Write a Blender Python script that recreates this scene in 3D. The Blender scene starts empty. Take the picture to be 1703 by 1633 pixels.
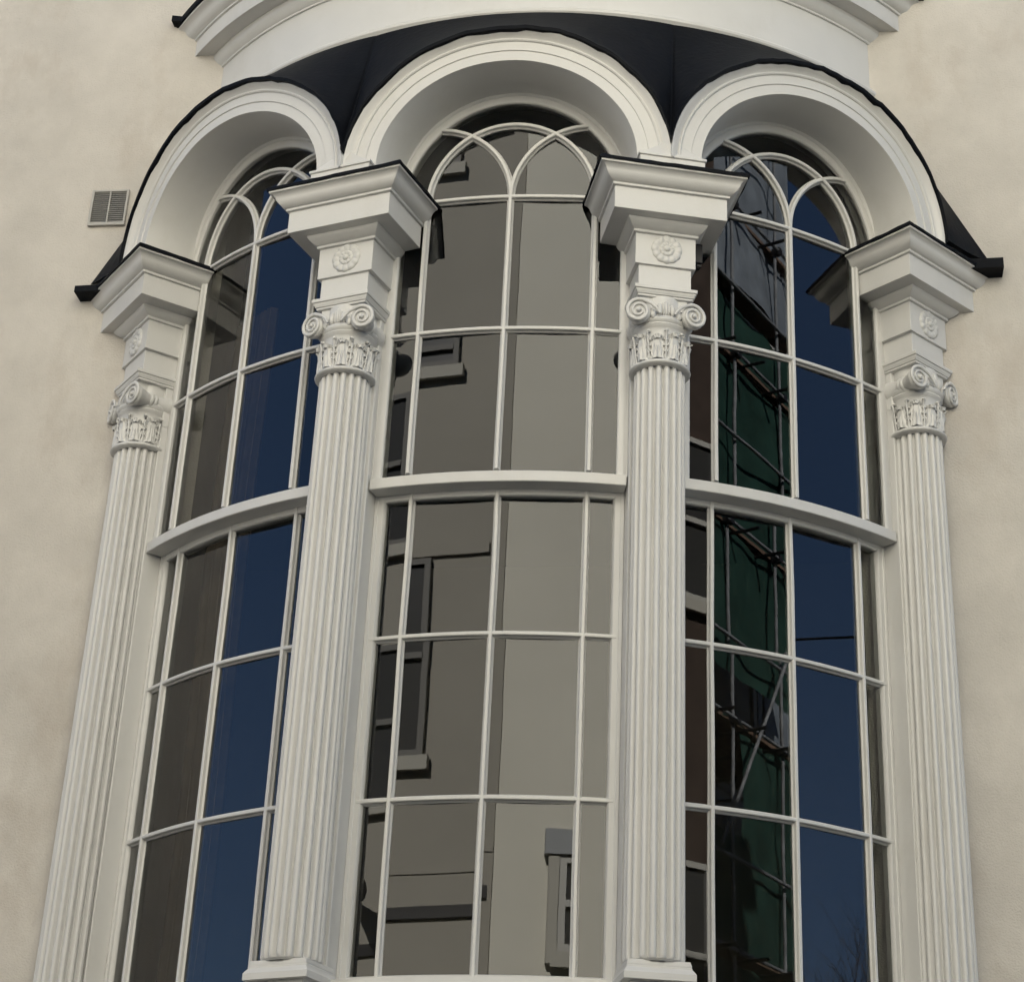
import bpy, bmesh, math, random
from mathutils import Vector, Matrix, noise
random.seed(7)
sin, cos, pi, R_ = math.sin, math.cos, math.pi, math.radians
scene = bpy.context.scene
COL = scene.collection

# ------------------------------------------------------------------ camera
ZS = 6.30                      # height of the window arches' springing line above the street
cam_d = bpy.data.cameras.new('camera'); cam = bpy.data.objects.new('camera', cam_d); COL.objects.link(cam)
scene.camera = cam
yaw, pitch, roll = -0.0981, 0.5003, 0.0249
f = Vector((sin(yaw)*cos(pitch), cos(yaw)*cos(pitch), sin(pitch)))
r0 = Vector((cos(yaw), -sin(yaw), 0)); u0 = r0.cross(f)
rr = cos(roll)*r0 + sin(roll)*u0; uu = -sin(roll)*r0 + cos(roll)*u0
M = Matrix((rr, uu, -f)).transposed().to_4x4(); M.translation = Vector((1.1117, -9.2389, -4.6918+ZS))
cam.matrix_world = M
cam_d.sensor_fit = 'HORIZONTAL'; cam_d.sensor_width = 36.0
cam_d.lens = 3424.54/1703*36
cam_d.shift_x = -153.2/1703; cam_d.shift_y = -225.8/1703
cam_d.clip_start = 0.05; cam_d.clip_end = 2000

# ------------------------------------------------------------------ sky, sun, exposure
SUN_EL, SUN_AZ = 36.0, -12.0        # azimuth measured from +Y towards +X: the sun stands behind the house
world = bpy.data.worlds.new('World'); scene.world = world; world.use_nodes = True
wn = world.node_tree; wn.nodes.clear()
sky = wn.nodes.new('ShaderNodeTexSky'); sky.sky_type = 'NISHITA'; sky.sun_disc = False
sky.sun_elevation = R_(SUN_EL); sky.sun_rotation = R_(SUN_AZ); sky.air_density = 0.75; sky.dust_density = 0.3; sky.ozone_density = 4.0
bg = wn.nodes.new('ShaderNodeBackground'); bg.inputs['Strength'].default_value = 0.05
wo = wn.nodes.new('ShaderNodeOutputWorld')
wn.links.new(sky.outputs[0], bg.inputs[0]); wn.links.new(bg.outputs[0], wo.inputs[0])
sd = bpy.data.lights.new('sun', 'SUN'); sun = bpy.data.objects.new('sun', sd); COL.objects.link(sun)
sd.energy = 5.0; sd.angle = R_(0.55); sd.color = (1.0, 0.97, 0.92)
sv = Vector((sin(R_(SUN_AZ))*cos(R_(SUN_EL)), cos(R_(SUN_AZ))*cos(R_(SUN_EL)), sin(R_(SUN_EL))))
sun.rotation_euler = sv.to_track_quat('Z', 'Y').to_euler(); sun.location = (0, 5, 25)
scene.view_settings.view_transform = 'Standard'; scene.view_settings.look = 'None'
scene.view_settings.gamma = 1.0; scene.view_settings.exposure = 2.32
scene.cycles.use_denoising = True
scene.cycles.max_bounces = 8; scene.cycles.diffuse_bounces = 4; scene.cycles.glossy_bounces = 4
scene.cycles.transparent_max_bounces = 12; scene.cycles.caustics_reflective = False; scene.cycles.caustics_refractive = False

# ------------------------------------------------------------------ materials
def nodes(m):
    m.use_nodes = True; nt = m.node_tree
    return nt, nt.nodes['Principled BSDF'], nt.nodes, nt.links
def mat(name, col, rough=0.5, spec=0.5, var=0.0, vscale=4.0, bump=0.0, bscale=60.0, stain=None, metal=0.0, bump2=None, edge=None):
    m = bpy.data.materials.new(name); nt, b, N, L = nodes(m)
    b.inputs['Base Color'].default_value = (*col, 1); b.inputs['Roughness'].default_value = rough
    b.inputs['Specular IOR Level'].default_value = spec; b.inputs['Metallic'].default_value = metal
    tc = N.new('ShaderNodeTexCoord'); src = None
    if var:
        n = N.new('ShaderNodeTexNoise'); n.inputs['Scale'].default_value = vscale; n.inputs['Detail'].default_value = 6; n.inputs['Roughness'].default_value = .62
        L.new(tc.outputs['Object'], n.inputs['Vector'])
        cr = N.new('ShaderNodeValToRGB'); e = cr.color_ramp.elements
        e[0].position = .3; e[1].position = .7
        e[0].color = tuple(c*(1-var) for c in col)+(1,); e[1].color = tuple(min(1, c*(1+var)) for c in col)+(1,)
        L.new(n.outputs['Fac'], cr.inputs['Fac']); src = cr.outputs['Color']
    if stain:
        scol, samt, sscale = stain
        n2 = N.new('ShaderNodeTexNoise'); n2.inputs['Scale'].default_value = sscale; n2.inputs['Detail'].default_value = 8; n2.inputs['Roughness'].default_value = .7
        mp = N.new('ShaderNodeMapping'); mp.inputs['Scale'].default_value = (1, 1, .55); mp.inputs['Location'].default_value = (3.1, 7.7, 1.3)
        L.new(tc.outputs['Object'], mp.inputs['Vector']); L.new(mp.outputs[0], n2.inputs['Vector'])
        c2 = N.new('ShaderNodeValToRGB'); c2.color_ramp.elements[0].position = .52; c2.color_ramp.elements[1].position = .78
        c2.color_ramp.elements[0].color = (0, 0, 0, 1); c2.color_ramp.elements[1].color = (samt,)*3+(1,)
        L.new(n2.outputs['Fac'], c2.inputs['Fac'])
        mx = N.new('ShaderNodeMix'); mx.data_type = 'RGBA'
        L.new(c2.outputs['Color'], mx.inputs['Factor'])
        if src: L.new(src, mx.inputs['A'])
        else: mx.inputs['A'].default_value = (*col, 1)
        mx.inputs['B'].default_value = (*scol, 1); src = mx.outputs['Result']
    if src: L.new(src, b.inputs['Base Color'])
    if bump:
        n3 = N.new('ShaderNodeTexNoise'); n3.inputs['Scale'].default_value = bscale; n3.inputs['Detail'].default_value = 5
        L.new(tc.outputs['Object'], n3.inputs['Vector'])
        bp = N.new('ShaderNodeBump'); bp.inputs['Strength'].default_value = 1; bp.inputs['Distance'].default_value = bump
        L.new(n3.outputs['Fac'], bp.inputs['Height']); last = bp
        if bump2:
            n4 = N.new('ShaderNodeTexNoise'); n4.inputs['Scale'].default_value = bump2[1]; n4.inputs['Detail'].default_value = 3
            L.new(tc.outputs['Object'], n4.inputs['Vector'])
            b2 = N.new('ShaderNodeBump'); b2.inputs['Strength'].default_value = 1; b2.inputs['Distance'].default_value = bump2[0]
            L.new(n4.outputs['Fac'], b2.inputs['Height']); L.new(bp.outputs[0], b2.inputs['Normal']); last = b2
        L.new(last.outputs[0], b.inputs['Normal'])
    return m

WHITE = mat('white_gloss_paint', (.61, .605, .59), .36, .45, .02, 5, .0003, 120, ((.44, .42, .37), .30, 3.5), bump2=(.0009, 9))
CREAM = mat('cream_stucco', (.555, .522, .475), .85, .2, .09, 3.4, .0030, 150, ((.41, .355, .30), .75, 1.9), bump2=(.006, 2.6))
LEAD = mat('black_bitumen', (.004, .005, .0075), .62, .10, .25, 6, .002, 40, ((.02, .02, .02), .35, 11))
GRILLE = mat('vent_plastic', (.42, .41, .385), .6, .3, .06, 20)
DARK = mat('vent_shade', (.02, .019, .018), .8, .1)
BLACKP = mat('black_plastic', (.012, .011, .012), .5, .4, .2, 40)
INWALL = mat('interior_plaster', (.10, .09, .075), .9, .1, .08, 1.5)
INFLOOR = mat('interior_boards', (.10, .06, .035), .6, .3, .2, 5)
CURTAIN = mat('brown_curtain_cloth', (.085, .06, .035), .9, .1, .2, 9)
OPP = mat('opposite_render', (.62, .595, .505), .85, .2, .05, .8, .002, 60)
OPPTRIM = mat('opposite_trim', (.40, .385, .33), .7, .2, .03, 2)
OPPGLASS = mat('opposite_glass', (.045, .045, .043), .25, .25)
OPPFR2 = mat('opposite_dull_sash', (.15, .145, .13), .6, .3)
OPPFR = mat('opposite_sash_paint', (.42, .41, .37), .5, .4)
SLATE = mat('roof_slate', (.07, .07, .08), .7, .3, .2, 5)
ASPH = mat('asphalt', (.055, .055, .055), .9, .2, .2, 3, .003, 80)
PAVE = mat('paving_stone', (.09, .085, .08), .85, .2, .15, 2)
NET = mat('green_netting', (.015, .040, .031), .9, .1, .35, 3, .01, 9)
STEEL = mat('galvanised_tube', (.17, .175, .18), .5, .5, .5, 6)
BOARD = mat('scaffold_board', (.13, .085, .06), .8, .2, .25, 4)
BRICK = mat('scaffolded_wall', (.34, .34, .33), .85, .2, .2, 2)
BARK = mat('bark', (.07, .055, .045), .9, .1, .2, 12)

def glass_mat():
    m = bpy.data.materials.new('window_glass'); m.use_nodes = True; nt = m.node_tree; N, L = nt.nodes, nt.links; N.clear()
    out = N.new('ShaderNodeOutputMaterial'); mix = N.new('ShaderNodeMixShader')
    tr = N.new('ShaderNodeBsdfTransparent'); tr.inputs['Color'].default_value = (.86, .88, .85, 1)
    gl = N.new('ShaderNodeBsdfGlossy'); gl.inputs['Roughness'].default_value = 0.0; gl.inputs['Color'].default_value = (1, 1, 1, 1)
    fr = N.new('ShaderNodeFresnel'); fr.inputs['IOR'].default_value = 1.52
    mu = N.new('ShaderNodeMath'); mu.operation = 'MULTIPLY'; mu.inputs[1].default_value = 1.15; mu.use_clamp = True
    tc = N.new('ShaderNodeTexCoord'); n = N.new('ShaderNodeTexNoise'); n.inputs['Scale'].default_value = 3.0; n.inputs['Detail'].default_value = 1.0
    bp = N.new('ShaderNodeBump'); bp.inputs['Distance'].default_value = .00012; bp.inputs['Strength'].default_value = 1
    L.new(tc.outputs['Object'], n.inputs['Vector']); L.new(n.outputs['Fac'], bp.inputs['Height'])
    L.new(bp.outputs[0], gl.inputs['Normal'])
    L.new(fr.outputs[0], mu.inputs[0]); L.new(mu.outputs[0], mix.inputs['Fac'])
    L.new(tr.outputs[0], mix.inputs[1]); L.new(gl.outputs[0], mix.inputs[2]); L.new(mix.outputs[0], out.inputs['Surface'])
    return m
GLASS = glass_mat()

# ------------------------------------------------------------------ mesh helpers
class MB:
    def __init__(s): s.v = []; s.f = []
    def grid(s, rows, closed_u=False, closed_v=False, flip=False):
        b = len(s.v); n = len(rows); m = len(rows[0])
        for r in rows: s.v.extend(r)
        for i in range(n if closed_u else n-1):
            for j in range(m if closed_v else m-1):
                a, c = b+i*m+j, b+((i+1) % n)*m+j
                d, e = b+((i+1) % n)*m+(j+1) % m, b+i*m+(j+1) % m
                s.f.append((a, e, d, c) if flip else (a, c, d, e))
        return b
    def poly(s, pts): b = len(s.v); s.v.extend(pts); s.f.append(tuple(range(b, b+len(pts))))
    def box(s, x0, x1, y0, y1, z0, z1):
        b = len(s.v); s.v.extend([(x, y, z) for x in (x0, x1) for y in (y0, y1) for z in (z0, z1)])
        s.f.extend([tuple(b+i for i in q) for q in ((0, 1, 3, 2), (4, 6, 7, 5), (0, 4, 5, 1), (2, 3, 7, 6), (0, 2, 6, 4), (1, 5, 7, 3))])
    def obox(s, c, ax, ay, az):                   # oriented box: centre + half-axis vectors
        c, ax, ay, az = map(Vector, (c, ax, ay, az)); b = len(s.v)
        s.v.extend([tuple(c+i*ax+j*ay+k*az) for i in (-1, 1) for j in (-1, 1) for k in (-1, 1)])
        s.f.extend([tuple(b+i for i in q) for q in ((0, 1, 3, 2), (4, 6, 7, 5), (0, 4, 5, 1), (2, 3, 7, 6), (0, 2, 6, 4), (1, 5, 7, 3))])
    def tube(s, pts, rad, n=8, caps=True):
        P = [Vector(p) for p in pts]; rows = []
        for i, p in enumerate(P):
            t = (P[min(i+1, len(P)-1)]-P[max(i-1, 0)]).normalized()
            a = t.cross(Vector((0, 0, 1)) if abs(t.z) < .9 else Vector((1, 0, 0))).normalized(); b = t.cross(a)
            rd = rad[i] if isinstance(rad, (list, tuple)) else rad
            rows.append([tuple(p+rd*(cos(2*pi*k/n)*a+sin(2*pi*k/n)*b)) for k in range(n)])
        b0 = s.grid(rows, closed_v=True)
        if caps: s.f.append(tuple(b0+k for k in range(n))); s.f.append(tuple(b0+(len(P)-1)*n+k for k in reversed(range(n))))
    def lathe(s, cx, cy, prof, n=48, fn=None):    # vertical axis
        rows = []
        for i, (r, z) in enumerate(prof):
            rows.append([(cx+(r+(fn(2*pi*k/n, z, i) if fn else 0))*cos(2*pi*k/n), cy+(r+(fn(2*pi*k/n, z, i) if fn else 0))*sin(2*pi*k/n), z) for k in range(n)])
        s.grid(rows, closed_v=True)
    def ball(s, c, rx, ry, rz, n=12):
        rows = []
        for i in range(n//2+1):
            t = pi*i/(n//2)
            rows.append([(c[0]+rx*sin(t)*cos(2*pi*k/n), c[1]+ry*sin(t)*sin(2*pi*k/n), c[2]+rz*cos(t)) for k in range(n)])
        s.grid(rows, closed_v=True)
    def sweep(s, path, prof, Rb, closed=True, caps=True, wob=0.0, zo=ZS):
        # path = [(a, z)] on the cylinder Rb (a is arc length); prof = [(offset to the right of the path, height outward)]
        n = len(path); rows = []
        for i, (a, z) in enumerate(path):
            a0, z0 = path[max(i-1, 0)]; a1, z1 = path[min(i+1, n-1)]
            if 0 < i < n-1:
                t1 = Vector((a-a0, z-z0)).normalized(); t2 = Vector((a1-a, z1-z)).normalized(); t = (t1+t2).normalized()
                k = 1/max(.5, t.dot(t1))
            else: t = Vector((a1-a0, z1-z0)).normalized(); k = 1
            nx, nz = t.y*k, -t.x*k
            row = []
            for o, h in prof:
                aa, zz = a+nx*o, z+nz*o; R = Rb+h
                if wob: w = noise.noise(Vector((aa*9, zz*9, h*20)))*wob; R += w
                row.append((R*sin(aa/Rb), -R*cos(aa/Rb), zz+zo))
            rows.append(row)
        b = s.grid(rows, closed_v=closed)
        if caps and closed:
            m = len(prof); s.f.append(tuple(b+k for k in range(m))); s.f.append(tuple(b+(n-1)*m+k for k in reversed(range(m))))
    def build(s, name, m, parent=None, smooth=35, bevel=0, seg=2, loc=None, rotz=0, recalc=True):
        me = bpy.data.meshes.new(name); me.from_pydata([tuple(v) for v in s.v], [], s.f); me.update()
        bm = bmesh.new(); bm.from_mesh(me)
        if recalc:
            bmesh.ops.remove_doubles(bm, verts=bm.verts, dist=1e-5); bmesh.ops.recalc_face_normals(bm, faces=bm.faces)
        if smooth:
            for fc in bm.faces: fc.smooth = True
            for e in bm.edges:
                if len(e.link_faces) != 2 or e.calc_face_angle(0) > R_(smooth): e.smooth = False
        bm.to_mesh(me); bm.free()
        o = bpy.data.objects.new(name, me); COL.objects.link(o); me.materials.append(m)
        if parent: o.parent = parent
        if loc: o.location = loc
        o.rotation_euler.z = rotz
        if bevel:
            bv = o.modifiers.new('edge_wear', 'BEVEL'); bv.width = bevel; bv.segments = seg; bv.limit_method = 'ANGLE'; bv.angle_limit = R_(40)
            bv.harden_normals = False
        return o
def empty(name, loc=(0, 0, 0), parent=None, rotz=0):
    o = bpy.data.objects.new(name, None); COL.objects.link(o); o.location = loc; o.rotation_euler.z = rotz; o.empty_display_size = .2
    if parent: o.parent = parent
    return o
def tag(o, label=None, cat=None, group=None, kind=None):
    if label: o['label'] = label
    if cat: o['category'] = cat
    if group: o['group'] = group
    if kind: o['kind'] = kind
    return o
def copy_tree(o, parent=None):
    c = o.copy(); COL.objects.link(c); c.parent = parent
    for ch in list(o.children): copy_tree(ch, c)
    return c

# ------------------------------------------------------------------ dimensions recovered from the photograph
S = 0.5785; RG = 2.0726; DS = 0.0322; MU = 0.3533; EE = 0.4698; RL = RG-0.0553
ZROW, ZRAIL, ZA, ZB, ZBOT = -0.63, -1.2565, -1.9115, -2.5388, -3.1538
KZ = 1.028; YW = -1.37; TH = 0.293
house = empty('townhouse', (0, YW, 0))
tag(house, 'cream stuccoed townhouse with a white curved bay of three tall arched windows between fluted columns', 'house')
def H(mb, name, m, **k):            # a part of the house (mesh is in world coordinates, the parent stands at (0, YW, 0))
    o = mb.build(name, m, house, **k)
    l = Vector(k.get('loc') or (0, 0, 0)); o.location = (l.x, l.y-YW, l.z); return o

# ------------------------------------------------------------------ one column (built at the front of the bow, facing -Y)
AX = 2.18
def ent_profile():
    return [(.108, 2.268, -.560), (.112, 2.272, -.558), (.112, 2.272, -.550), (.116, 2.276, -.549), (.118, 2.278, -.542), (.123, 2.283, -.534),
            (.123, 2.283, -.531), (.128, 2.288, -.530), (.128, 2.288, -.514), (.108, 2.258, -.512), (.108, 2.258, -.410),
            (.1245, 2.268, -.408), (.1245, 2.268, -.268), (.134, 2.279, -.266), (.134, 2.279, -.254), (.138, 2.284, -.252), (.147, 2.296, -.246),
            (.157, 2.309, -.236), (.163, 2.317, -.226), (.164, 2.318, -.219), (.233, 2.360, -.217), (.233, 2.360, -.116), (.243, 2.371, -.114),
            (.243, 2.371, -.103), (.250, 2.378, -.100), (.262, 2.389, -.092), (.272, 2.398, -.081), (.278, 2.403, -.069), (.282, 2.406, -.058),
            (.290, 2.413, -.050), (.297, 2.419, -.046), (.303, 2.425, -.045), (.303, 2.425, -.030)]
def moulded(mb, prof, rb):
    rows = [[(-hw, -rb, z+ZS), (-hw, -rf, z+ZS), (hw, -rf, z+ZS), (hw, -rb, z+ZS)] for hw, rf, z in prof]
    b = mb.grid(rows, closed_v=True); m = 4; n = len(rows)
    mb.f.append((b, b+1, b+2, b+3)); mb.f.append(tuple(b+(n-1)*m+k for k in (3, 2, 1, 0)))
def make_column():
    NR = 18
    mb = MB(); rows = []
    zt, zb = -.862, -3.145
    zz = [zb, zb+.004, zb+.010, zb+.018, zb+.028, zb+.04]+[zb+.04+(zt-zb-.08)*i/12 for i in range(1, 12)]+[zt-.04, zt-.028, zt-.018, zt-.010, zt-.004, zt]
    n = NR*14
    for z in zz:
        t = (z-zb)/(zt-zb); R0 = .1095-.0075*t
        e = min(1, min(z-zb, zt-z)/.022); ee = math.sqrt(max(0, 1-(1-e)**2))
        row = []
        for k in range(n):
            p = (k/14.) % 1; q = abs(p-.5)*2        # 0 at reed crest, 1 in the quirk
            h = .0120*(math.sqrt(max(0, 1-(q/.66)**2)) if q < .66 else 0)*ee
            if q >= .66: h = -.0060*math.sin((q-.66)/.34*pi/2)
            a = 2*pi*(k/n)+.09
            row.append(((R0-.0120+h)*cos(a), -AX+(R0-.0120+h)*sin(a), z+ZS))
        rows.append(row)
    mb.grid(rows, closed_v=True)
    # apophyge at the foot and neck
    mb.lathe(0, -AX, [(.10, zb+ZS-.001), (.108, zb+ZS+.006)], 64)
    col = mb.build('column', WHITE, house, smooth=40)
    # capital
    mb = MB()
    prof = [(.096, -.868), (.112, -.866), (.1205, -.862), (.1225, -.856), (.1205, -.850), (.112, -.845), (.105, -.843)]
    prof = [(r, z+ZS) for r, z in prof]
    prof += [(.1005+.003*i/6., ZS-.842+.142*i/6.) for i in range(7)]
    prof += [(.1065, ZS-.697), (.110, ZS-.690), (.113, ZS-.684), (.110, ZS-.679), (.112, ZS-.676), (.1175, ZS-.669), (.118, ZS-.660), (.112, ZS-.650), (.098, ZS-.64), (.098, ZS-.553)]
    mb.lathe(0, -AX, prof, 96)
    NL = 10
    for k in range(NL):                  # upright leaves with ribbed lobes and turned-over tips
        a0 = 2*pi*(k+.5)/NL-pi/2
        big = k % 2 == 0; hgt = .112 if big else .098
        rows = []
        for j in range(19):
            v = j/18; z = ZS-.842+hgt*min(v, .86)/.86-(.016*((v-.86)/.14)**1.5 if v > .86 else 0)
            out = .0045+.004*v+(.012*math.sin((v-.72)/.28*pi*.62) if v > .72 else 0)
            w = (.315-.10*v)*(.80+.20*abs(cos(v*pi*3.6)))*(1 if v < .86 else 1-.55*(v-.86)/.14)
            row = []
            for i in range(13):
                u = -1+i/6
                rib = .0040*(1-abs(u))**1.5*2+.0026*cos(u*13+v*4*(1 if u > 0 else -1))-.0040*abs(u)**3
                r = .1025+out+rib*(1 if v < .9 else .4)-.0045*(abs(u) > .95)
                row.append((r*cos(a0+u*w), -AX+r*sin(a0+u*w), z+.004*(1-abs(u))))
            rows.append(row)
        mb.grid(rows)
        a1 = a0+pi/NL                    # stem and bud between the leaves
        st = [((.105+.002*t+(.006 if t > 7 else 0))*cos(a1), -AX+(.105+.002*t*.5+(.006 if t > 7 else 0))*sin(a1), ZS-.842+.0145*t) for t in range(9)]
        mb.tube(st, [.004, .0035, .0035, .004, .0035, .004, .0045, .005, .006], 8)
        for t, q in ((.035, .0048), (.062, .0052), (.088, .0048)):
            for sg in (-1, 1): mb.ball((.1075*cos(a1+sg*.055), -AX+.1075*sin(a1+sg*.055), ZS-.842+t), q, q, q, 8)
        mb.ball((.113*cos(a1), -AX+.113*sin(a1), ZS-.718), .009, .009, .006, 10)
    # square eye of the capital between the volutes
    mb.box(-.09, .09, -2.262, -2.09, ZS-.61, ZS-.5585)
    for sg in (-1, 1):
        cx, cz, fr = sg*.112, ZS-.640, 2.288
        rot = Matrix.Rotation(R_(12)*sg, 3, 'Z')
        def T(x, r, z):
            v = rot @ Vector((x, -(r-fr), 0)); return (cx+v.x, -fr+v.y, cz+z)
        # bolster running back to the frame
        pr = [(0, .000), (.040, .000), (.047, -.004), (.049, -.012), (.047, -.022), (.040, -.034), (.033, -.055), (.031, -.075), (.035, -.078), (.037, -.084), (.035, -.090),
              (.032, -.094), (.035, -.098), (.037, -.104), (.034, -.110), (.031, -.114), (.036, -.135), (.043, -.155), (.047, -.17), (.047, -.185), (0, -.187)]
        rows = [[T(ra*cos(2*pi*k/32), fr+d, ra*1.03*sin(2*pi*k/32)) for k in range(32)] for ra, d in pr]
        mb.grid(rows, closed_v=True)
        # spiral roll on the face
        pts = []; rad = []
        lead = [(-.085*sg, -.012), (-.070*sg, .012), (-.052*sg, .031)]
        n = 64; turns = 2.35; a0 = pi*.60
        for i in range(n+1):
            t = i/n; a = a0-2*pi*turns*t; q = .0455*(1-t)**1.05+.0045
            pts.append((sg*q*cos(a), q*1.04*sin(a))); rad.append(.0082*(1-t)+.0042*t)
        pts = [(x, z) for x, z in lead]+pts; rad = [.0045, .006, .0075]+rad
        P3 = [T(x, fr+.003, z) for x, z in pts]
        P = [Vector(p) for p in P3]; rows = []
        yv = rot @ Vector((0, -1, 0))
        for i, p in enumerate(P):
            t = (P[min(i+1, len(P)-1)]-P[max(i-1, 0)]).normalized(); b = t.cross(yv).normalized()
            rows.append([tuple(p+rad[i]*(cos(2*pi*k/10)*b+.85*sin(2*pi*k/10)*yv)) for k in range(10)])
        mb.grid(rows, closed_v=True)
        c = T(0, fr+.006, 0); mb.ball(c, .0085, .0085, .0085, 12)
        # little husk between volute and palmette
        mb.ball((sg*.052, -2.283, ZS-.645), .013, .010, .022, 10)
    for x, zc, h, w in ((-.026, -.612, .040, .0125), (.0, -.604, .052, .010), (.026, -.614, .038, .0125), (-.010, -.608, .045, .006), (.011, -.609, .043, .006)):
        mb.ball((x, -2.284, ZS+zc-.01), w, .012, h*.72, 12)
    mb.build('capital', WHITE, col, smooth=50)
    # entablature block
    mb = MB(); moulded(mb, ent_profile(), 2.07); mb.build('entablature_block', WHITE, col, bevel=.0018)
    # rosette
    mb = MB(); rows = []; n = 120
    prof = [(0, .020), (.006, .020), (.011, .016), (.013, .010), (.017, .012), (.023, .015), (.029, .013), (.032, .007), (.036, .010), (.045, .014), (.054, .012), (.060, .007), (.062, .000)]
    for ra, h in prof:
        row = []
        for k in range(n):
            a = 2*pi*k/n; lob = 1+(.045*abs(cos(6*a)) if ra > .04 else 0)
            hh = h*(.72+.28*abs(cos(6*a))) if ra > .033 else h*(.8+.2*abs(sin(5*a))) if ra > .012 else h
            row.append((.004+ra*lob*cos(a), -2.2675-hh*.8, ZS-.331+ra*lob*1.04*sin(a)))
        rows.append(row)
    mb.grid(rows, closed_v=True); mb.build('rosette', WHITE, col, smooth=60)
    # black lead weathering on the cornice
    mb = MB(); rows = []
    def edge(hw, rf, z, j):
        pts = []
        for i in range(12): pts.append((-hw, -(2.06+(rf-2.06)*i/12)))
        for i in range(24): pts.append((-hw+2*hw*i/24, -rf))
        for i in range(13): pts.append((hw, -(rf+(2.06-rf)*i/12)))
        return [(x*(1+.012*noise.noise(Vector((x*25, y*25, j)))), y+.0025*noise.noise(Vector((x*22, y*22, j+5))), z+ZS+.0035*noise.noise(Vector((x*13, y*13, j*3.)))) for x, y in pts]
    for hw, rf, z in ((.297, 2.419, -.036), (.309, 2.431, -.037), (.310, 2.432, -.024), (.302, 2.424, -.016), (.10, 2.33, .002)):
        rows.append(edge(hw, rf, z, len(rows)*.3))
    mb.grid(rows, closed_v=True); b = len(mb.v)-49; mb.f.append(tuple(range(b, b+49)))
    mb.build('lead_flashing', LEAD, col, smooth=50)
    # moulded base and pedestal
    mb = MB(); moulded(mb, [(hw, rf, z-(.017 if z > -4 else 0)) for hw, rf, z in [(.100, 2.262, -4.05), (.100, 2.262, -3.196), (.126, 2.286, -3.194), (.126, 2.286, -3.170), (.124, 2.284, -3.168), (.122, 2.282, -3.164),
                            (.114, 2.272, -3.152), (.114, 2.272, -3.148), (.112, 2.271, -3.146), (.113, 2.272, -3.140), (.109, 2.268, -3.130), (.109, 2.268, -3.126)]], 2.07)
    moulded(mb, [(.125, 2.285, -4.35), (.125, 2.285, -4.14), (.112, 2.272, -4.10), (.100, 2.262, -4.06)], 2.07)
    mb.build('base', WHITE, col, bevel=.0018)
    return col
col = make_column()
cols = [col]
for th, extra in ((TH, 0), (1.5*S, .045), (-1.5*S, .045)):
    c = copy_tree(col, house); cols.append(c)
col.location = (0, -YW, 0); col.rotation_euler.z = -TH
for c, th, extra in zip(cols[1:], (TH, 1.5*S, -1.5*S), (0, .012, .012)):
    c.location = (extra*sin(th), -extra*cos(th)-YW, .02 if extra else 0); c.rotation_euler.z = th
# spandrel blocks standing on the two inner cornices, between the feet of neighbouring arches
sp = None
for c in cols[:2]:
    if sp is None:
        mb = MB(); moulded(mb, [(.136, 2.382, -.028), (.136, 2.382, .036), (.142, 2.388, .038), (.142, 2.388, .050), (.128, 2.376, .053), (.060, 2.366, .100), (.020, 2.352, .150)], 2.15)
        sp = mb.build('spandrel_block', WHITE, c, bevel=.002)
    else:
        d = sp.copy(); COL.objects.link(d); d.parent = c
for c, l in zip(cols, ('column left of the middle window', 'column right of the middle window', 'outer column against the wall at the right end of the bay', 'outer column against the wall at the left end of the bay')):
    c['label'] = 'white fluted ' + l; c['group'] = 'fluted columns of the bay'

# ------------------------------------------------------------------ one window bay
def vert(a, z0, z1, n=2): return [(a, z0+(z1-z0)*i/(n-1)) for i in range(n)]
def hori(z, a0, a1, n=16): return [(a0+(a1-a0)*i/(n-1), z) for i in range(n)]
def arc(c, r, t0, t1, n=28, kz=KZ): return [(c+r*cos(t0+(t1-t0)*i/(n-1)), kz*r*sin(t0+(t1-t0)*i/(n-1))) for i in range(n)]
MP = [(-.0075, .021), (-.0045, .0235), (.0045, .0235), (.0075, .021), (.0095, .010), (.0145, .004), (.0145, -.004), (.0095, -.006), (.0075, -.022), (-.0075, -.022), (-.0095, -.006), (-.0145, -.004), (-.0145, .004), (-.0095, .010)]
def wobble(path, amp=.0022, seed=0):       # old hand-made bars are never quite straight
    out = []
    for a, z in path:
        out.append((a+amp*noise.noise(Vector((a*3+seed, z*2.3, 1.7))), z+amp*.5*noise.noise(Vector((a*4, z*3+seed, 9.1)))))
    return out
def ring_path(A, B, z0, n=40):
    return [(A, z0)]+[(A, z0+(0-z0)*i/6) for i in range(1, 6)]+[(A*cos(pi*i/n), B*sin(pi*i/n)) for i in range(n+1)]+[(-A, 0+(z0-0)*i/6) for i in range(1, 6)]+[(-A, z0)]
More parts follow.
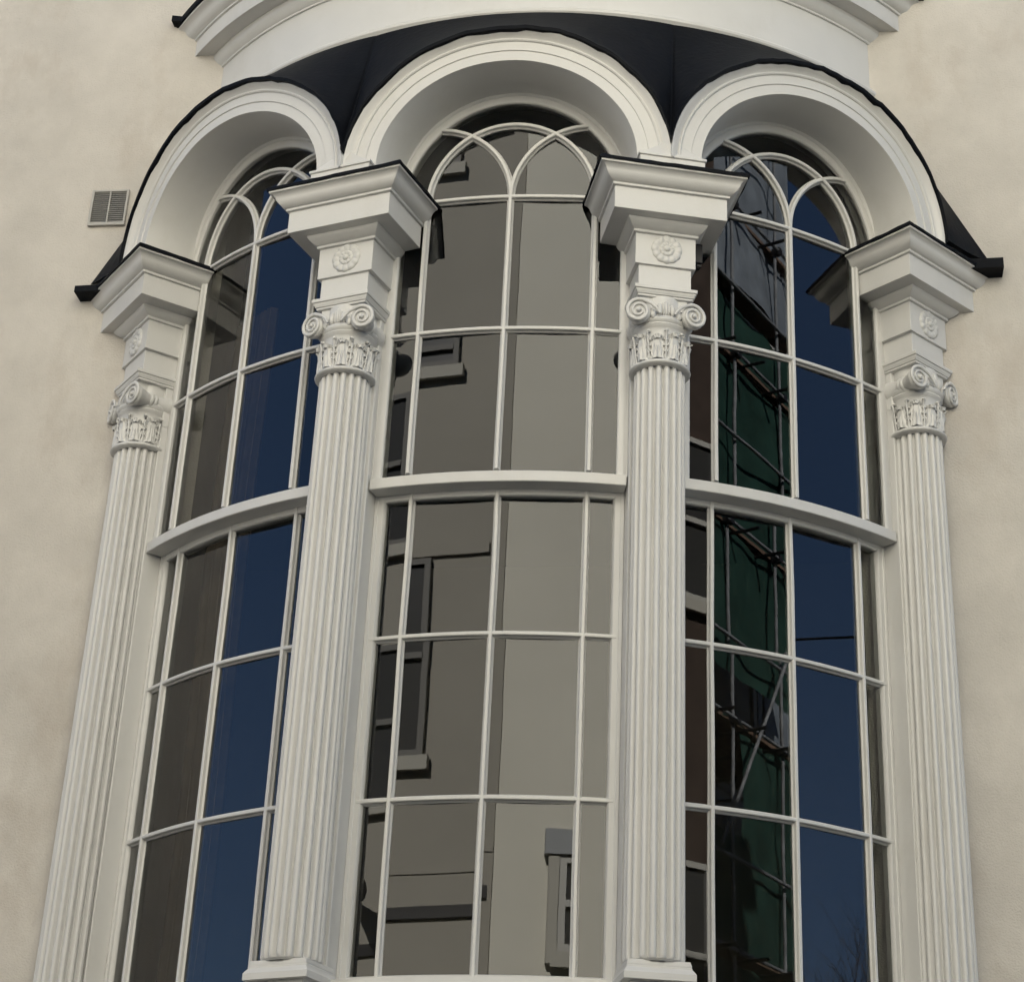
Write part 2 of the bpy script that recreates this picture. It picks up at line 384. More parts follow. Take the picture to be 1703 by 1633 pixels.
def panes(mb, R, rows, arched, seed):
    """flat panes set edge to edge between the bars, each a hair out of true like old crown glass"""
    rnd = random.Random(seed); ed = [-EE-.004, -MU, 0, MU, EE+.004]
    for i in range(4):
        a0, a1 = ed[i]/RG, ed[i+1]/RG
        p0, p1 = (R*sin(a0), -R*cos(a0)), (R*sin(a1), -R*cos(a1)); L = math.hypot(p1[0]-p0[0], p1[1]-p0[1]); nx, ny = (p1[1]-p0[1])/L, -(p1[0]-p0[0])/L
        for j in range(len(rows)-1):
            z0, z1 = rows[j], rows[j+1]; t = [rnd.uniform(-.0008, .0008) for _ in range(3)]
            n = 14 if arched and j == len(rows)-2 else 1
            for k in range(n):
                q = []
                for (u, top) in ((k/n, 0), ((k+1)/n, 0), ((k+1)/n, 1), (k/n, 1)):
                    a = ed[i]+(ed[i+1]-ed[i])*u
                    zt = (KZ*math.sqrt(max(0, (EE+.004)**2-a*a))+.001) if n > 1 else z1
                    z = zt if top else z0
                    off = t[0]*(u-.5)*.6+t[1]*(z-z0-.3)
                    q.append((p0[0]+(p1[0]-p0[0])*u+nx*off, p0[1]+(p1[1]-p0[1])*u+ny*off, ZS+z))
                mb.poly(q)
def make_window():
    # fixed box frame: deep reveal for the lower sash, moulded arch for the upper
    mb = MB(); JA = .2436*RG
    for sg in (-1, 1):
        pr = [(0, -.11), (0, .046), (.004, .050), (.010, .050), (.012, .056), (.0, .0)]
        inner = JA; outer = (.2893)*RG+.004
        pr = [(inner, -.12), (inner, .044), (inner+.003, .048), (inner+.016, .048), (inner+.019, .054), (inner+.030, .058), (outer, .058), (outer, -.12)]
        rows = []
        for z in (ZBOT-.06, ZBOT*.66, ZBOT*.33, .02):
            rows.append([((RG+h)*sin(sg*a/RG), -(RG+h)*cos(sg*a/RG), ZS+z) for a, h in pr])
        b = mb.grid(rows, closed_v=True); m = len(pr)
        mb.f.append(tuple(b+k for k in range(m))); mb.f.append(tuple(b+3*m+k for k in range(m)))
    # arch frame of three rounds
    AP = [(-.004, .0), (-.004, .012), (0, .016), (.006, .016), (.009, .012), (.013, .014), (.020, .027), (.025, .031), (.028, .030), (.030, .040), (.037, .048), (.044, .052), (.060, .052), (.060, -.05), (-.004, -.05)]
    path = [(EE+.012, -.02), (EE+.012, -.01)]+[((EE+.012)*cos(pi*i/48), (EE*KZ+.010)*sin(pi*i/48)) for i in range(49)]+[(-EE-.012, -.01), (-EE-.012, -.02)]
    mb.sweep(path, AP, RG)
    # spandrel filling behind the arch ring
    rows = []
    for i in range(49):
        a, z = (EE+.05)*cos(pi*i/48), (EE*KZ+.05)*sin(pi*i/48); A2 = .2893*RG
        rows.append([((RG+.02)*sin(a/RG), -(RG+.02)*cos(a/RG), ZS+z), ((RG+.02)*sin((A2 if a > 0 else -A2)/RG if abs(a) > .3 else a/RG), -(RG+.02)*cos((A2 if a > 0 else -A2)/RG if abs(a) > .3 else a/RG), ZS+max(z, 0)+.0)] if False else
                    [((RG+.02)*sin(a/RG), -(RG+.02)*cos(a/RG), ZS+z), ((RG+.02)*sin(a*1.14/RG), -(RG+.02)*cos(a*1.14/RG), ZS+max(z, 0)*1.1+.04)])
    mb.grid(rows)
    # sill and bottom rail
    mb.sweep(hori(ZBOT-.035, -.52, .52, 24), [(-.01, -.12), (-.008, .075), (.012, .085), (.03, .085), (.04, .078), (.04, -.12)], RG, zo=ZS-.03)
    win = mb.build('window', WHITE, house, bevel=.001, seg=1)
    # upper sash
    mb = MB()
    SP = [(-.008, .013), (-.004, .018), (.002, .0205), (.020, .0205), (.026, .019), (.026, -.02), (.004, -.02), (-.008, -.004)]
    mb.sweep(wobble([(EE, ZRAIL-.012), (EE, ZRAIL*.75), (EE, ZROW), (EE, ZROW*.5), (EE, -.01)]+[(EE*cos(pi*i/44), EE*KZ*sin(pi*i/44)) for i in range(45)]+[(-EE, -.01), (-EE, ZROW*.5), (-EE, ZROW), (-EE, ZRAIL*.75), (-EE, ZRAIL-.012)], .0012), SP, RG)
    for sg in (-1, 1):              # outer edge of the stiles, running down onto the meeting rail
        rows = []
        for z in (ZRAIL-.013, ZRAIL*.5, .0):
            rows.append([((RG+h)*sin(sg*a/RG), -(RG+h)*cos(sg*a/RG), ZS+z) for a, h in ((EE+.004, -.019), (EE+.004, .0195), (EE+.024, .0195), (EE+.026, .017), (EE+.0345, .017), (EE+.0345, -.019))])
        b = mb.grid(rows, closed_v=True); mb.f.append(tuple(b+k for k in range(6))); mb.f.append(tuple(b+12+k for k in range(6)))
    for i, a in enumerate((-MU, 0, MU)):
        mb.sweep(wobble(vert(a, ZRAIL, 0, 14), .003, i*5.), MP, RG)
    mb.sweep(wobble(hori(0, -MU, MU), .002), [(o, h-.0008) for o, h in MP], RG)
    mb.sweep(wobble(hori(ZROW, -EE, EE, 22), .002, 3), [(o, h-.0008) for o, h in MP], RG)
    tend = math.acos((-(EE**2)/(2*MU)+MU)/MU)
    mb.sweep(arc(0, MU, 0, pi, 40), [(o, h+.0004) for o, h in MP], RG)
    mb.sweep(arc(-MU, MU, 0, tend), [(o, h-.0004) for o, h in MP], RG)
    mb.sweep(arc(MU, MU, pi, pi-tend), [(o, h-.0012) for o, h in MP], RG)
    mb.build('upper_sash', WHITE, win, smooth=28)
    mb = MB()
    mb.sweep(hori(ZRAIL-.036, -.2405*RG, .2405*RG, 28), [(-.022, .020), (-.020, .036), (-.017, .040), (.024, .040), (.027, .037), (.027, -.066), (-.022, -.066)], RG, wob=.0012)
    mb.build('meeting_rail', WHITE, win, smooth=28, bevel=.001, seg=1)
    # lower sash, further in
    mb = MB(); d = RL-RG
    mp = [(o, h+d) for o, h in MP]
    for sg in (-1, 1):
        pr = [(EE-.010, .006), (EE-.006, .016), (EE-.002, .021), (EE+.018, .021), (EE+.021, .024), (EE+.0335, .024), (EE+.0335, -.02), (EE-.010, -.02)]
        rows = []
        for z in (ZBOT-.07, ZB, ZA, ZRAIL-.05): rows.append([((RL+h)*sin(sg*a/RG), -(RL+h)*cos(sg*a/RG), ZS+z) for a, h in pr])
        b = mb.grid(rows, closed_v=True); m = len(pr); mb.f.append(tuple(b+k for k in range(m))); mb.f.append(tuple(b+3*m+k for k in range(m)))
    for i, a in enumerate((-MU, 0, MU)): mb.sweep(wobble(vert(a, ZBOT-.02, ZRAIL-.05, 20), .0035, i*3.3+11), mp, RG)
    for i, z in enumerate((ZA, ZB)): mb.sweep(wobble(hori(z, -EE-.012, EE+.012, 24), .0022, i*2.+20), [(o, h-.0008) for o, h in mp], RG)
    mb.sweep(hori(ZBOT-.035, -EE-.015, EE+.015, 24), [(-.028, .006+d), (-.024, .018+d), (-.020, .022+d), (.035, .022+d), (.035, -.02+d), (-.028, -.02+d)], RG)
    mb.sweep(hori(ZRAIL-.075, -EE-.015, EE+.015, 24), [(-.028, .020+d), (.010, .020+d), (.014, .014+d), (.016, -.02+d), (-.028, -.02+d)], RG)
    mb.build('lower_sash', WHITE, win, smooth=28)
    mb = MB()
    panes(mb, RG+.003, [ZRAIL-.02, ZROW, 0, .5], True, 5)
    mb.build('upper_glass', GLASS, win, smooth=0, recalc=False)
    mb = MB(); panes(mb, RL+.003, [ZBOT-.02, ZB, ZA, ZRAIL-.06], False, 9)
    mb.build('lower_glass', GLASS, win, smooth=0, recalc=False)
    return win
win = make_window(); wins = [win, copy_tree(win, house), copy_tree(win, house)]
for w, th, l in zip(wins, (0, -S, S), ('middle', 'left', 'right')):
    ex = DS if th else 0
    w.location = (ex*sin(th), -ex*cos(th)-YW, 0); w.rotation_euler.z = th
    w['group'] = 'arched sash windows of the bay'
wins[0]['label'] = 'arched sash window in the middle of the bay, its panes reflecting a cream wall'
wins[1]['label'] = 'arched sash window at the left of the bay, its panes half dark and half blue'
wins[2]['label'] = 'arched sash window at the right of the bay, its panes reflecting scaffolding and blue sky'

# ------------------------------------------------------------------ hood arches
RA = 2.335
def make_arch():
    mb = MB(); A, B = .2335*RA, .517
    # path is the intrados; offsets outward follow the archivolt's bands
    PR = [(0, -.235), (.0, .0), (.001, .002), (.046, .003), (.048, .008), (.090, .009), (.091, .014), (.096, .018), (.101, .018), (.103, .014), (.108, .016), (.118, .027), (.127, .037), (.133, .040), (.136, .041), (.136, -.235)]
    n = 56
    path = [(A*cos(pi*i/n), .055+(B-.055)*sin(pi*i/n)) for i in range(n+1)]
    def bend(p):  # taller than the plain ellipse near the foot
        return p
    mb.sweep([(A, .035)]+path[1:-1]+[(-A, .035)], PR, RA, wob=.0018)
    # plain imposts carrying the arch down to the cornice
    for sg in (-1, 1):
        rows = []
        pr = [(A, -.235), (A, -.002), (.2895*RA, -.002), (.2895*RA, -.235)]
        for z in (-.05, .036): rows.append([((RA+h)*sin(sg*a/RA), -(RA+h)*cos(sg*a/RA), ZS+z) for a, h in pr])
        b = mb.grid(rows, closed_v=True); mb.f.append((b, b+1, b+2, b+3)); mb.f.append((b+4, b+5, b+6, b+7))
        # spandrel web closing the valley between neighbours
        rows = []
        for i in range(13):
            t = i/12*pi*.42
            aa, zz = (A+.12)*cos(t), .035+(B+.07)*sin(t)
            rows.append([((RA-.004)*sin(sg*min(aa, .2895*RA)/RA), -(RA-.004)*cos(sg*min(aa, .2895*RA)/RA), ZS+zz), ((RA-.004)*sin(sg*.2895), -(RA-.004)*cos(sg*.2895), ZS+min(zz, .20))])
        mb.grid(rows)
    return mb.build('arch', WHITE, house, smooth=30)
arch = make_arch(); archs = [arch, copy_tree(arch, house), copy_tree(arch, house)]
for w, th in zip(archs, (0, -S, S)):
    ex = DS*.7 if th else 0
    w.location = (ex*sin(th), -ex*cos(th)-YW, 0); w.rotation_euler.z = th; w['group'] = 'hood arches of the bay'
for w, l in zip(archs, ('the middle window', 'the left window', 'the right window')): w['label'] = 'white moulded hood arch over ' + l

# ------------------------------------------------------------------ black roof draped over the arches
def ext_pt(bay, t):     # extrados of bay's arch, t from -1 (left foot) to 1 (right foot)
    A, B = .2335*RA+.134, .517+.134
    ph = pi/2-t*pi/2
    a, z = A*cos(ph), .055+(B-.055)*sin(ph)
    lim = .2893*RA
    return a, z, lim
ZD, RD = .985, 2.065
WX = math.sqrt(RD*RD-YW*YW); TW = math.asin(WX/RD)
def roof():
    mb = MB(); low = []; up = []
    for bay in (-1, 0, 1):
        n = 60
        for i in range(n+1):
            t = -1+2*i/n; a, z, lim = ext_pt(bay, t)
            inner_l = bay > -1; inner_r = bay < 1
            if a < 0 and inner_l and a < -lim: continue
            if a > 0 and inner_r and a > lim: continue
            th = bay*S+a/RA; ex = DS*.7*abs(bay)
            R = RA+.043
            low.append((th, R+ex, z))
    low.sort(key=lambda q: q[0])
    apexR = S
    for th, R, z in low:
        x, y = R*sin(th), -R*cos(th)
        s = 1 if th > 0 else -1; at = abs(th)
        if at <= S: k = at*(.66/S); up.append((s*RD*sin(k), -RD*cos(k), ZD))
        else:
            q = min(1, (at-S)/(.2335+.134/RA))
            ph = math.acos(min(1, q)); lin = 1-ph/(pi/2)      # 0 apex .. 1 foot
            if lin < .42:
                k = .66+(TW-.66)*lin/.42; up.append((s*RD*sin(k), -RD*cos(k), ZD))
            else:
                u = (lin-.42)/.58; up.append((s*(WX+(2.035-WX)*u), YW+.004, ZD+(.06-ZD)*u))
    rows = []
    m = 10
    for (th, R, z), U in zip(low, up):
        w = .007*noise.noise(Vector((th*30, 3.3, z*9)))+.005*noise.noise(Vector((th*110, 7.3, z*40)))
        lo = (R*sin(th), -R*cos(th), z+.014+w)
        row = [((R-.03)*sin(th), -(R-.03)*cos(th), z-.010+w), ((R+.010)*sin(th), -(R+.010)*cos(th), z-.006+w), ((R+.012)*sin(th), -(R+.012)*cos(th), z+.010+w)]
        for j in range(m+1):
            v = j/m; sag = -.03*sin(pi*v)*.5
            nz = .004*noise.noise(Vector((lo[0]*4+v*3, lo[1]*4, v*5)))
            row.append((lo[0]+(U[0]-lo[0])*v, lo[1]+(U[1]-lo[1])*v+nz, lo[2]+(U[2]-lo[2])*v+sag+nz))
        rows.append([(x, y, zz+ZS) for x, y, zz in row])
    mb.grid(rows)
    for s, x1, zt in ((-1, 2.066, .006), (1, 2.082, .040)):     # ends lying on the outer cornices
        mb.obox((s*(1.80+x1)/2, YW-.045, ZS+(-.028+zt*.4)/2), ((x1-1.80)/2, 0, .004), (0, .047, 0), (0, 0, .014+zt*.25))
        mb.obox((s*(x1-.03), YW-.022, ZS+zt-.014), (.032, 0, -.003), (0, .024, 0), (.002, 0, .014))
    return H(mb, 'bay_roof', LEAD, smooth=60)
roof()

# ------------------------------------------------------------------ upper drum and cornice
def ringsweep(mb, prof, y_clip=YW, n=96):
    rows = []
    for r, z in prof:
        t = math.acos(min(1, -y_clip/r)); rows.append([(r*sin(-t+2*t*i/n), -r*cos(-t+2*t*i/n), z+ZS) for i in range(n+1)])
    mb.grid(rows)
mb = MB(); ringsweep(mb, [(2.05, .93), (2.080, .965), (2.086, .972), (2.088, .984), (2.084, .992), (2.076, .994), (2.076, 1.004), (2.066, 1.008), (2.065, 1.262)])
H(mb, 'upper_drum', WHITE, smooth=30)
mb = MB(); ringsweep(mb, [(2.064, 1.262), (2.074, 1.264), (2.074, 1.274), (2.080, 1.278), (2.092, 1.290), (2.104, 1.310), (2.108, 1.328), (2.108, 1.336), (2.176, 1.338), (2.176, 1.335), (2.178, 1.334), (2.180, 1.338), (2.180, 1.424),
                          (2.190, 1.426), (2.190, 1.438), (2.200, 1.442), (2.214, 1.452), (2.224, 1.466), (2.230, 1.480), (2.240, 1.492), (2.254, 1.498), (2.260, 1.500), (2.260, 1.512)])
cor = H(mb, 'upper_cornice', WHITE, smooth=30)
mb = MB(); ringsweep(mb, [(2.250, 1.511), (2.268, 1.511), (2.272, 1.520), (2.270, 1.545), (2.258, 1.553), (1.6, 1.60), (1.39, 1.60)])
for s in (-1, 1): mb.obox((s*1.795, YW-.025, ZS+1.53), (.026, 0, -.004), (0, .027, 0), (0, 0, .016))
H(mb, 'cornice_flashing', LEAD, smooth=40)

# ------------------------------------------------------------------ apron below the windows
mb = MB(); ringsweep(mb, [(1.95, ZBOT-.03), (2.12, ZBOT-.035), (2.12, ZBOT-.10), (2.10, ZBOT-.11), (2.10, -4.1), (2.16, -4.14), (2.16, -4.35), (2.09, -4.38), (2.09, -ZS+.3), (2.13, -ZS+.28), (2.13, -ZS)])
H(mb, 'apron_wall', WHITE, smooth=30)

# ------------------------------------------------------------------ facade wall with the opening behind the bay, side walls, back and roof
HT = 6.2  # unseen wall top, height set by the shadow it throws across the street
mb = MB()
xs = [-12, -1.42, 1.42, 9.5]; zsv = [-ZS, ZBOT-.1, .9, HT]
for y in (YW, YW+.35):
    for i in range(3):
        for j in range(3):
            if i == 1 and j == 1: continue
            n = 1
            mb.poly([(xs[i], y, zsv[j]+ZS), (xs[i+1], y, zsv[j]+ZS), (xs[i+1], y, zsv[j+1]+ZS), (xs[i], y, zsv[j+1]+ZS)])
for (x0, z0, x1, z1) in ((-1.42, ZBOT-.1, -1.42, .9), (1.42, ZBOT-.1, 1.42, .9), (-1.42, .9, 1.42, .9), (-1.42, ZBOT-.1, 1.42, ZBOT-.1), (-12, -ZS, -12, HT), (9.5, -ZS, 9.5, HT), (-12, HT, 9.5, HT)):
    mb.poly([(x0, YW, z0+ZS), (x1, YW, z1+ZS), (x1, YW+.35, z1+ZS), (x0, YW+.35, z0+ZS)])
H(mb, 'facade_wall', CREAM, smooth=30)
mb = MB(); mb.box(-12, 9.5, YW+.36, 8, ZS+HT-.3, ZS+HT-.05); mb.box(-12.2, 9.7, YW-.12, YW+.5, ZS+HT+.002, ZS+HT+.25)
H(mb, 'roof', SLATE)
mb = MB(); mb.box(-12, -11.7, YW+.36, 8, 0, ZS+HT-.31); mb.box(9.2, 9.5, YW+.36, 8, 0, ZS+HT-.31); mb.box(-11.69, 9.19, 7.7, 8, 0, ZS+HT-.31)
H(mb, 'rear_walls', CREAM)

# ------------------------------------------------------------------ air vent high on the wall, small black sensor by the frieze
vent = empty('air_vent', (-2.0, 0, ZS+.467), house); vent['label'] = 'square slatted air brick in the wall left of the bay'
mb = MB(); w, h, b = .088, .097, .010
for a in ((-w, -w+b, -h, h), (w-b, w, -h, h), (-w+b, w-b, h-b, h), (-w+b, w-b, -h, -h+b*1.6)): mb.box(a[0], a[1], -.016, .004, a[2], a[3])
mb.build('vent_frame', GRILLE, vent, bevel=.001)
mb = MB()
for i in range(15):
    z = -h+b*1.6+(2*h-b*2.6)*(i+.5)/15; mb.obox((0, -.008, z), (w-b, 0, 0), (0, .0035, -.0012), (0, .0006, .0014))
mb.box(-.003, .003, -.014, -.002, -h+b, h-b)
mb.build('vent_slats', GRILLE, vent)
mb = MB(); mb.box(-w+b, w-b, -.0015, .0, -h+b, h-b); mb.build('vent_shade_sheet', DARK, vent)  # thin dark sheet, its colour stands for the shade inside the vent
mb = MB()
c = Vector(((2.19)*sin(TH)+.150*cos(TH), -(2.19)*cos(TH)+.150*sin(TH), ZS-.295))
mb.obox(c, (cos(TH)*.017, sin(TH)*.017, 0), (-sin(TH)*-.026, cos(TH)*-.026, 0), (0, 0, .045))
mb.obox(c+Vector((cos(TH)*.004, sin(TH)*.004, -.050)), (cos(TH)*.010, sin(TH)*.010, 0), (-sin(TH)*-.016, cos(TH)*-.016, 0), (0, 0, .008))
o = H(mb, 'sensor_box', BLACKP, bevel=.003); o['label'] = 'small black box fixed beside the rosette block of the column right of the middle window'

# ------------------------------------------------------------------ room behind the glass
mb = MB()
def rbox(x0, x1, y0, y1, z0, z1):
    mb.box(x0, x1, y0, y1, z0+ZS, z1+ZS)
rbox(-3.2, -3.1, YW+.36, 4.2, -3.55, .95); rbox(3.1, 3.2, YW+.36, 4.2, -3.55, .95); rbox(-3.09, 3.09, 4.1, 4.2, -3.55, .95)
rbox(-3.2, 3.2, YW+.36, 4.2, .96, 1.05)
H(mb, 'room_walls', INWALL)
mb = MB()
N = 40; t = TW
mb.poly([(1.99*sin(-t+2*t*i/N), -1.99*cos(-t+2*t*i/N), ZS+.62) for i in range(N+1)]+[(1.4, YW+.36, ZS+.62), (-1.4, YW+.36, ZS+.62)])
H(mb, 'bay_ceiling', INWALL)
mb = MB(); mb.poly([(1.99*sin(-t+2*t*i/N), -1.99*cos(-t+2*t*i/N), ZS-3.3) for i in range(N+1)]+[(1.4, YW+.36, ZS-3.3), (-1.4, YW+.36, ZS-3.3)])
mb.box(-3.09, 3.09, YW+.37, 4.09, ZS-3.54, ZS-3.45)
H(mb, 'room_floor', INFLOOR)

# ------------------------------------------------------------------ street and the far side (seen mirrored in the panes)
mb = MB(); mb.poly([(-300, -300, -.002), (300, -300, -.002), (300, 300, -.002), (-300, 300, -.002)])
tag(mb.build('ground', PAVE, smooth=0), kind='structure')
mb = MB(); mb.box(-120, 120, -9.9, -4.6, -.10, .004)
tag(mb.build('road', ASPH, smooth=0), kind='structure')
mb = MB(); mb.box(-120, 120, -4.598, YW, .0, .12); mb.box(-120, 120, -12.4, -9.902, .0, .12)
tag(mb.build('pavement', PAVE, smooth=0, bevel=.02), kind='structure')

def opp_window(parent, x, y, z, w, h, nx=-1, sill=True, fm=None):
    """sash window of a house across the street, on a face whose outward normal is +Y"""
    m = MB(); t = .06
    m.box(x-w/2, x-w/2+t, y-.03, y+.03, z, z+h); m.box(x+w/2-t, x+w/2, y-.03, y+.03, z, z+h)
    m.box(x-w/2+t, x+w/2-t, y-.03, y+.03, z, z+t); m.box(x-w/2+t, x+w/2-t, y-.03, y+.03, z+h-t, z+h); m.box(x-w/2+t, x+w/2-t, y-.02, y+.04, z+h/2-.03, z+h/2+.03)
    m.box(x-.02, x+.02, y-.02, y+.02, z+t, z+h/2-.03); m.box(x-.02, x+.02, y-.02, y+.02, z+h/2+.03, z+h-t)
    fr = m.build('window', fm or OPPFR, parent)
    fr.location = -parent.location
    g = MB(); g.box(x-w/2+t*.5, x+w/2-t*.5, y-.012, y-.006, z+t*.5, z+h-t*.5)
    gg = g.build('pane', OPPGLASS, fr)
    if sill:
        s = MB(); s.box(x-w/2-.06, x+w/2+.06, y, y+.055, z-.13, z-.001); ss = s.build('sill', OPPTRIM, fr)
    return fr

def P(root, mb, name, m, **k):      # mesh given in world coordinates, parented to a root that stands elsewhere
    o = mb.build(name, m, root, **k); o.location = -root.location; return o
# cream house straight across the street
oh = empty('house_opposite', (4, -12.0, 0))
tag(oh, 'plain cream house mirrored in the right panes of the middle window', 'house')
GREY = mat('grey_stone_trim', (.30, .31, .31), .8, .2, .06, 4)
mb = MB(); mb.box(.30, 7.39, -20, -12.0, 0, 17); P(oh, mb, 'wall', OPP)
mb = MB(); mb.box(.28, 7.39, -12.16, -11.86, 16.7, 17.05); P(oh, mb, 'cornice', OPPTRIM)
mb = MB(); mb.box(.30, 7.39, -12, -11.95, 3.55, 3.75); P(oh, mb, 'string_course', OPPTRIM)
for x in (1.42, 6.3):
    for z, h in ((.9, 2.1), (5.42, .79), (14.6, 1.4)):
        w_ = opp_window(oh, x, -11.96, z, 1.14, h)
        for sx in (-1, 1): mb = MB(); mb.box(x+sx*.62-.045, x+sx*.62+.045, -12.0, -11.92, z-.1, z+h); mb.build('pilaster', OPPTRIM, w_)
        mb = MB(); mb.box(x-.70, x+.70, -12.0, -11.90, z+h+.002, z+h+.22); mb.build('hood', GREY, w_)
# buff house next to it
oh2 = empty('house_opposite', (-7, -12, 0))
tag(oh2, 'darker buff house mirrored in the left panes of the middle window', 'house')
OPP2 = mat('opposite_buff_render', (.31, .292, .247), .85, .2, .06, .8, .002, 60)
mb = MB(); mb.box(-15.2, .295, -20, -12.02, 0, 17); P(oh2, mb, 'wall', OPP2)
for x0, x1, z0, z1, y in ((-15.2, .29, 6.24, 6.29, -12.008), (-5.2, -3.38, 9.225, 9.33, -11.985), (-15.2, .29, 16.6, 17.05, -11.85), (-15.2, .29, 3.4, 3.7, -11.95)):
    mb = MB(); mb.box(x0, x1, -12.02, y, z0, z1); P(oh2, mb, 'string_course', OPP2)
mb = MB(); mb.box(-9, .25, -12.02, -11.985, 5.85, 5.955); P(oh2, mb, 'iron_rail', BLACKP)
mb = MB(); mb.tube([(-7.45, -11.95, 6.38), (-7.25, -11.6, 6.34), (-7.1, -11.4, 6.3)], [.03, .13, .16], 14); P(oh2, mb, 'street_lamp_head', BLACKP)
for x, z, w, h in ((-4.40, 11.16, 1.22, .42), (-4.52, 7.28, 1.17, 1.92), (-7.85, 7.30, 1.36, 1.62), (-7.9, 10.0, 1.40, 1.65), (-11, 7.3, 1.3, 1.7), (-11, 10, 1.3, 1.7), (-4.5, 1.0, 1.2, 2.1), (-7.9, 1.0, 1.2, 2.1), (-4.5, 13.6, 1.2, 1.5), (-7.9, 13.6, 1.2, 1.5)):
    w_ = opp_window(oh2, x, -11.99, z, w, h, fm=OPPFR2)
mb = MB(); mb.box(-2.2, -1.1, -12.0, -11.95, .12, 2.5); P(oh2, mb, 'door', BLACKP)
# dark brick house on the other side
BRK = mat('dark_brick', (.055, .040, .032), .9, .2, .25, 5)
oh3 = empty('house_opposite', (8.35, -10.9, 0)); tag(oh3, 'dark brick house between the plain cream house and the scaffolded one', 'house')
mb = MB(); mb.box(7.4, 9.3, -20, -10.9, 0, 15.5); P(oh3, mb, 'wall', BRK)
opp_window(oh3, 8.2, -10.86, 5.0, .9, 1.7); opp_window(oh3, 8.2, -10.86, 9.3, .9, 1.7); opp_window(oh3, 8.2, -10.86, 1.0, .9, 1.9)
PALEGREY = mat('glare_and_pane_grey', (.16, .18, .20), .5, .5, .3, 3, .01, 6)  # grey of the scaffolded house's panes and of the added glare sheet
# scaffolded house with green debris netting
ax = Vector((.988, -.156, 0)).normalized(); nn = Vector((-ax.y, ax.x, 0)); A0 = Vector((11.30, -8.93, 0))-ax*2.2; LN = 5.0
sh = empty('scaffolded_house', tuple(A0+ax*2.5-nn*1.4)); tag(sh, 'pale house standing behind the scaffold and its green netting', 'house')
def q(s, d, z): return tuple(A0+ax*s+nn*d+Vector((0, 0, z)))
mb = MB(); b = [q(.4, -1.4, 0), q(8.0, -1.4, 0), q(8.0, -8, 0), q(.4, -8, 0)]
mb.grid([b, [(x, y, 16.0) for x, y, z in b]], closed_v=True); mb.poly([(x, y, 16.0) for x, y, z in b]); P(sh, mb, 'wall', BRICK)
for z in (3.4, 6.6, 9.9, 13.1):
    for s in (1.2, 3.3, 5.6):
        mb = MB(); mb.obox(q(s, -1.38, z), ax*.55, nn*.03, (0, 0, .85)); w_ = P(sh, mb, 'window', OPPFR)
        mb = MB(); mb.obox(q(s, -1.345, z), ax*.46, nn*.008, (0, 0, .76)); mb.build('pane', PALEGREY, w_)
sc = empty('scaffold', q(2.4, -.5, 0)); tag(sc, 'galvanised tube scaffold with plank lifts and green netting in front of the pale house', 'scaffold')
lv = [2.0, 4.0, 6.0, 8.22, 10.38, 12.25, 14.2]
T_ = .020
for s in (-.2, 1.75, 2.9, 4.9):
    for d in (.0, -1.15): mb = MB(); mb.tube([q(s, d, 0), q(s, d, 16.4)], T_, 10); P(sc, mb, 'standard', STEEL)
for z in lv:
    for d in (.0, -1.15):
        mb = MB(); mb.tube([q(-.5, d+.055, z), q(5.2, d+.055, z)], T_, 10); P(sc, mb, 'ledger', STEEL)
        for s in (-.2, 1.75, 2.9, 4.9): mb = MB(); mb.obox(q(s, d+.028, z), ax*.038, nn*.05, (0, 0, .038)); P(sc, mb, 'coupler', BLACKP)
    mb = MB(); mb.tube([q(-.5, .055, z+.86), q(5.2, .055, z+.86)], T_, 10); P(sc, mb, 'guard_rail', STEEL)
    for i in range(8): mb = MB(); mb.tube([q(-.1+i*.68, .28, z-.055), q(-.1+i*.68, -1.3, z-.055)], T_, 8); P(sc, mb, 'transom', BLACKP)
    for i in range(4): mb = MB(); mb.obox(q(2.4, -.16-i*.24, z+.035), ax*2.8, nn*.112, (0, 0, .019)); P(sc, mb, 'plank', BOARD)
for s0, z0, h in ((1.3, 6.9, 2.4),):
    mb = MB(); mb.tube([q(s0, .11, z0), q(s0+1.6, .11, z0+h)], T_, 10); P(sc, mb, 'brace', STEEL)
for z, h, n0, n1 in ((2.0, 1.95, 0, 1), (4.0, 1.9, .0, 1), (6.0, 1.15, 0, 1), (6.9, 1.28, .44, 1), (8.22, .05, 0, 1), (8.75, 1.6, 0, 1), (10.38, 1.8, 0, .93), (12.25, .75, 0, 1), (13.3, 2.6, 0, 1)):
    rows = []
    for i in range(50):
        s = -.3+5.4*(n0+(n1-n0)*i/49.); row = []
        for j in range(14):
            zz = z+.02+h*j/13; bulge = .05*sin(s*3.1+z)*sin(pi*j/13)+.05*noise.noise(Vector((s*2.4, zz*1.6, z)))
            row.append(q(s, -.08+bulge, zz+.05*noise.noise(Vector((s*3, z, j*.2)))))
        rows.append(row)
    mb = MB(); mb.grid(rows); P(sc, mb, 'netting' if z < 13 else 'glare_sheet', NET if z < 13 else PALEGREY)  # topmost sheet is added, its grey imitates pale glare on the glass
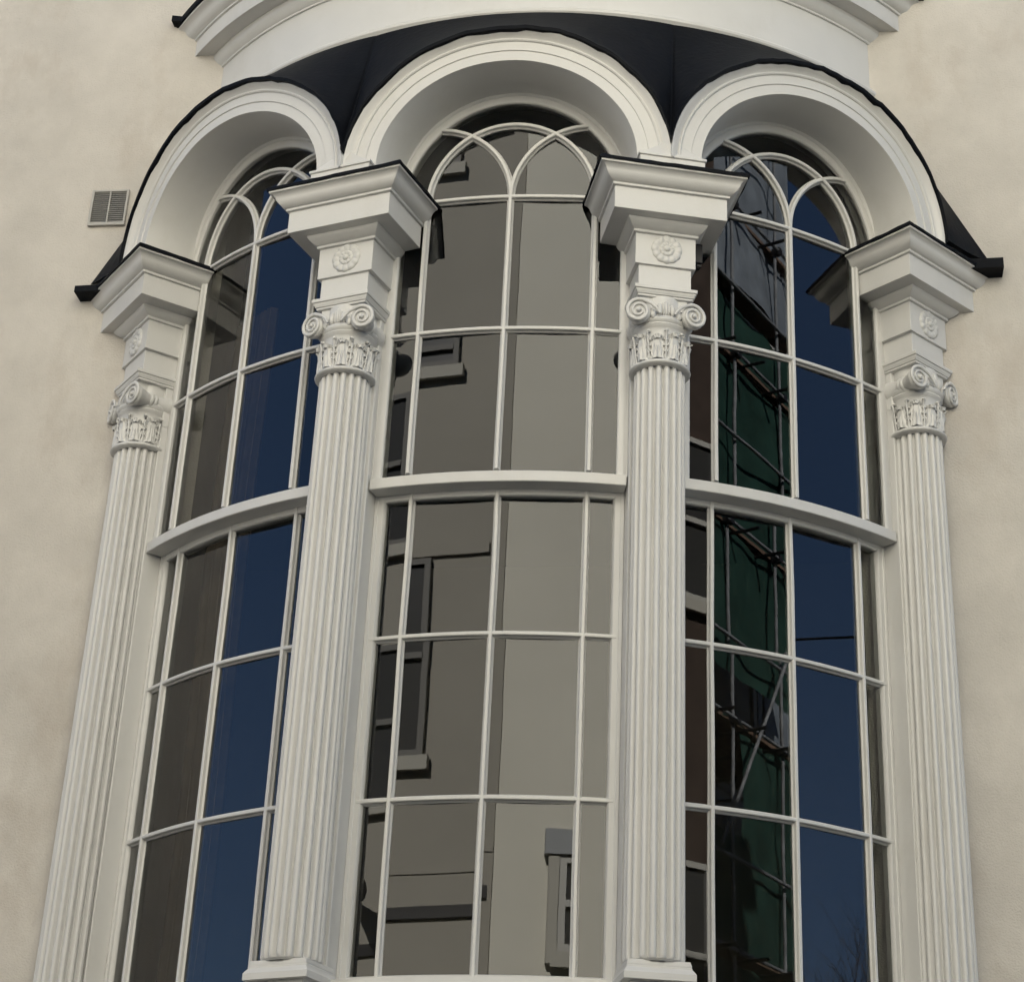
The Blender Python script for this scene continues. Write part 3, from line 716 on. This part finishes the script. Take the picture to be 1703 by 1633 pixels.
# a low terrace far down the street
tr = empty('terrace_house', (-31, -12, 0)); tag(tr, 'low slate roofed terrace house far down the street', 'house')
mb = MB(); mb.box(-36, -28, -24, -5, 0, 7.75); P(tr, mb, 'wall', OPP2)
mb = MB(); mb.grid([[(-27.7, -24.3, 7.7), (-27.7, -4.7, 7.7)], [(-32, -24.3, 9.5), (-32, -4.7, 9.5)], [(-36.3, -24.3, 7.7), (-36.3, -4.7, 7.7)]]); mb.poly([(-27.7, -24.3, 7.7), (-32, -24.3, 9.5), (-36.3, -24.3, 7.7)]); mb.poly([(-27.7, -4.7, 7.7), (-32, -4.7, 9.5), (-36.3, -4.7, 7.7)])
rf = P(tr, mb, 'roof', SLATE)
mb = MB(); mb.box(-32.5, -31.5, -23.9, -22.9, 9.0, 10.4); mb.build('chimney', BRK, rf)
for y in (-21, -17, -13, -9):
    for z in (1.4, 5.0): mb = MB(); mb.box(-28.03, -27.97, y-.5, y+.5, z, z+1.7); w_ = P(tr, mb, 'window', OPPFR); mb = MB(); mb.box(-27.965, -27.96, y-.42, y+.42, z+.08, z+1.62); mb.build('pane', OPPGLASS, w_)
# bare winter tree down the street on the right
tree = empty('bare_tree', (25.9, -6.7, 0)); tag(tree, 'tall bare winter tree down the street, mirrored at the foot of the right window', 'tree')
mb = MB(); tw = MB(); rnd = random.Random(11)
def branch(p, d, ln, r, lvl):
    pts = [p]; n = 5; c = Vector(p); dd = Vector(d).normalized()
    for i in range(n):
        dd = (dd+Vector((rnd.uniform(-.13, .13), rnd.uniform(-.13, .13), .07))).normalized(); c = c+dd*ln/n; pts.append(tuple(c))
        if lvl < 4 and i >= (2 if lvl == 0 else 0):
            for _ in range(2 if lvl else 3):
                a = rnd.uniform(0, 2*pi); side = Vector((cos(a), sin(a), 0)); nd = dd*1.0+side*.62
                branch(tuple(c), nd, ln*rnd.uniform(.42, .62), r*(1-i/n*.6)*.5, lvl+1)
    (mb if lvl < 2 else tw).tube(pts, [r*(1-.75*i/n) for i in range(n+1)], 6 if lvl < 2 else 4, caps=lvl < 2)
branch((25.9, -6.7, 0), (0, 0, 1), 6.0, .16, 0)
P(tree, mb, 'trunk', BARK); P(tree, tw, 'twigs', BARK, smooth=0)
cb = MB(); pa, pb = Vector(q(4.9, 0, 10.3)), Vector((9.3, YW-.02, ZS+1.3))
cb.tube([tuple(pa.lerp(pb, i/24)+Vector((0, 0, -.25*sin(pi*i/24)))) for i in range(25)], .012, 6)
tag(cb.build('overhead_cable', BLACKP), 'thin black cable sagging from the scaffold to the townhouse wall', 'cable')
# a curtain drawn back inside the left window
mb = MB(); rows = []
for i in range(80):
    t = i/79.; th = -.80+.15*t; R = 1.86+.022*sin(i*.95)
    rows.append([(R*sin(th)+.01*sin(j*.9), -R*cos(th), ZS-3.25+j*3.1/8) for j in range(9)])
mb.grid(rows); tag(mb.build('curtain', CURTAIN), 'dark brown curtain drawn back behind the leftmost panes of the left window', 'curtain')
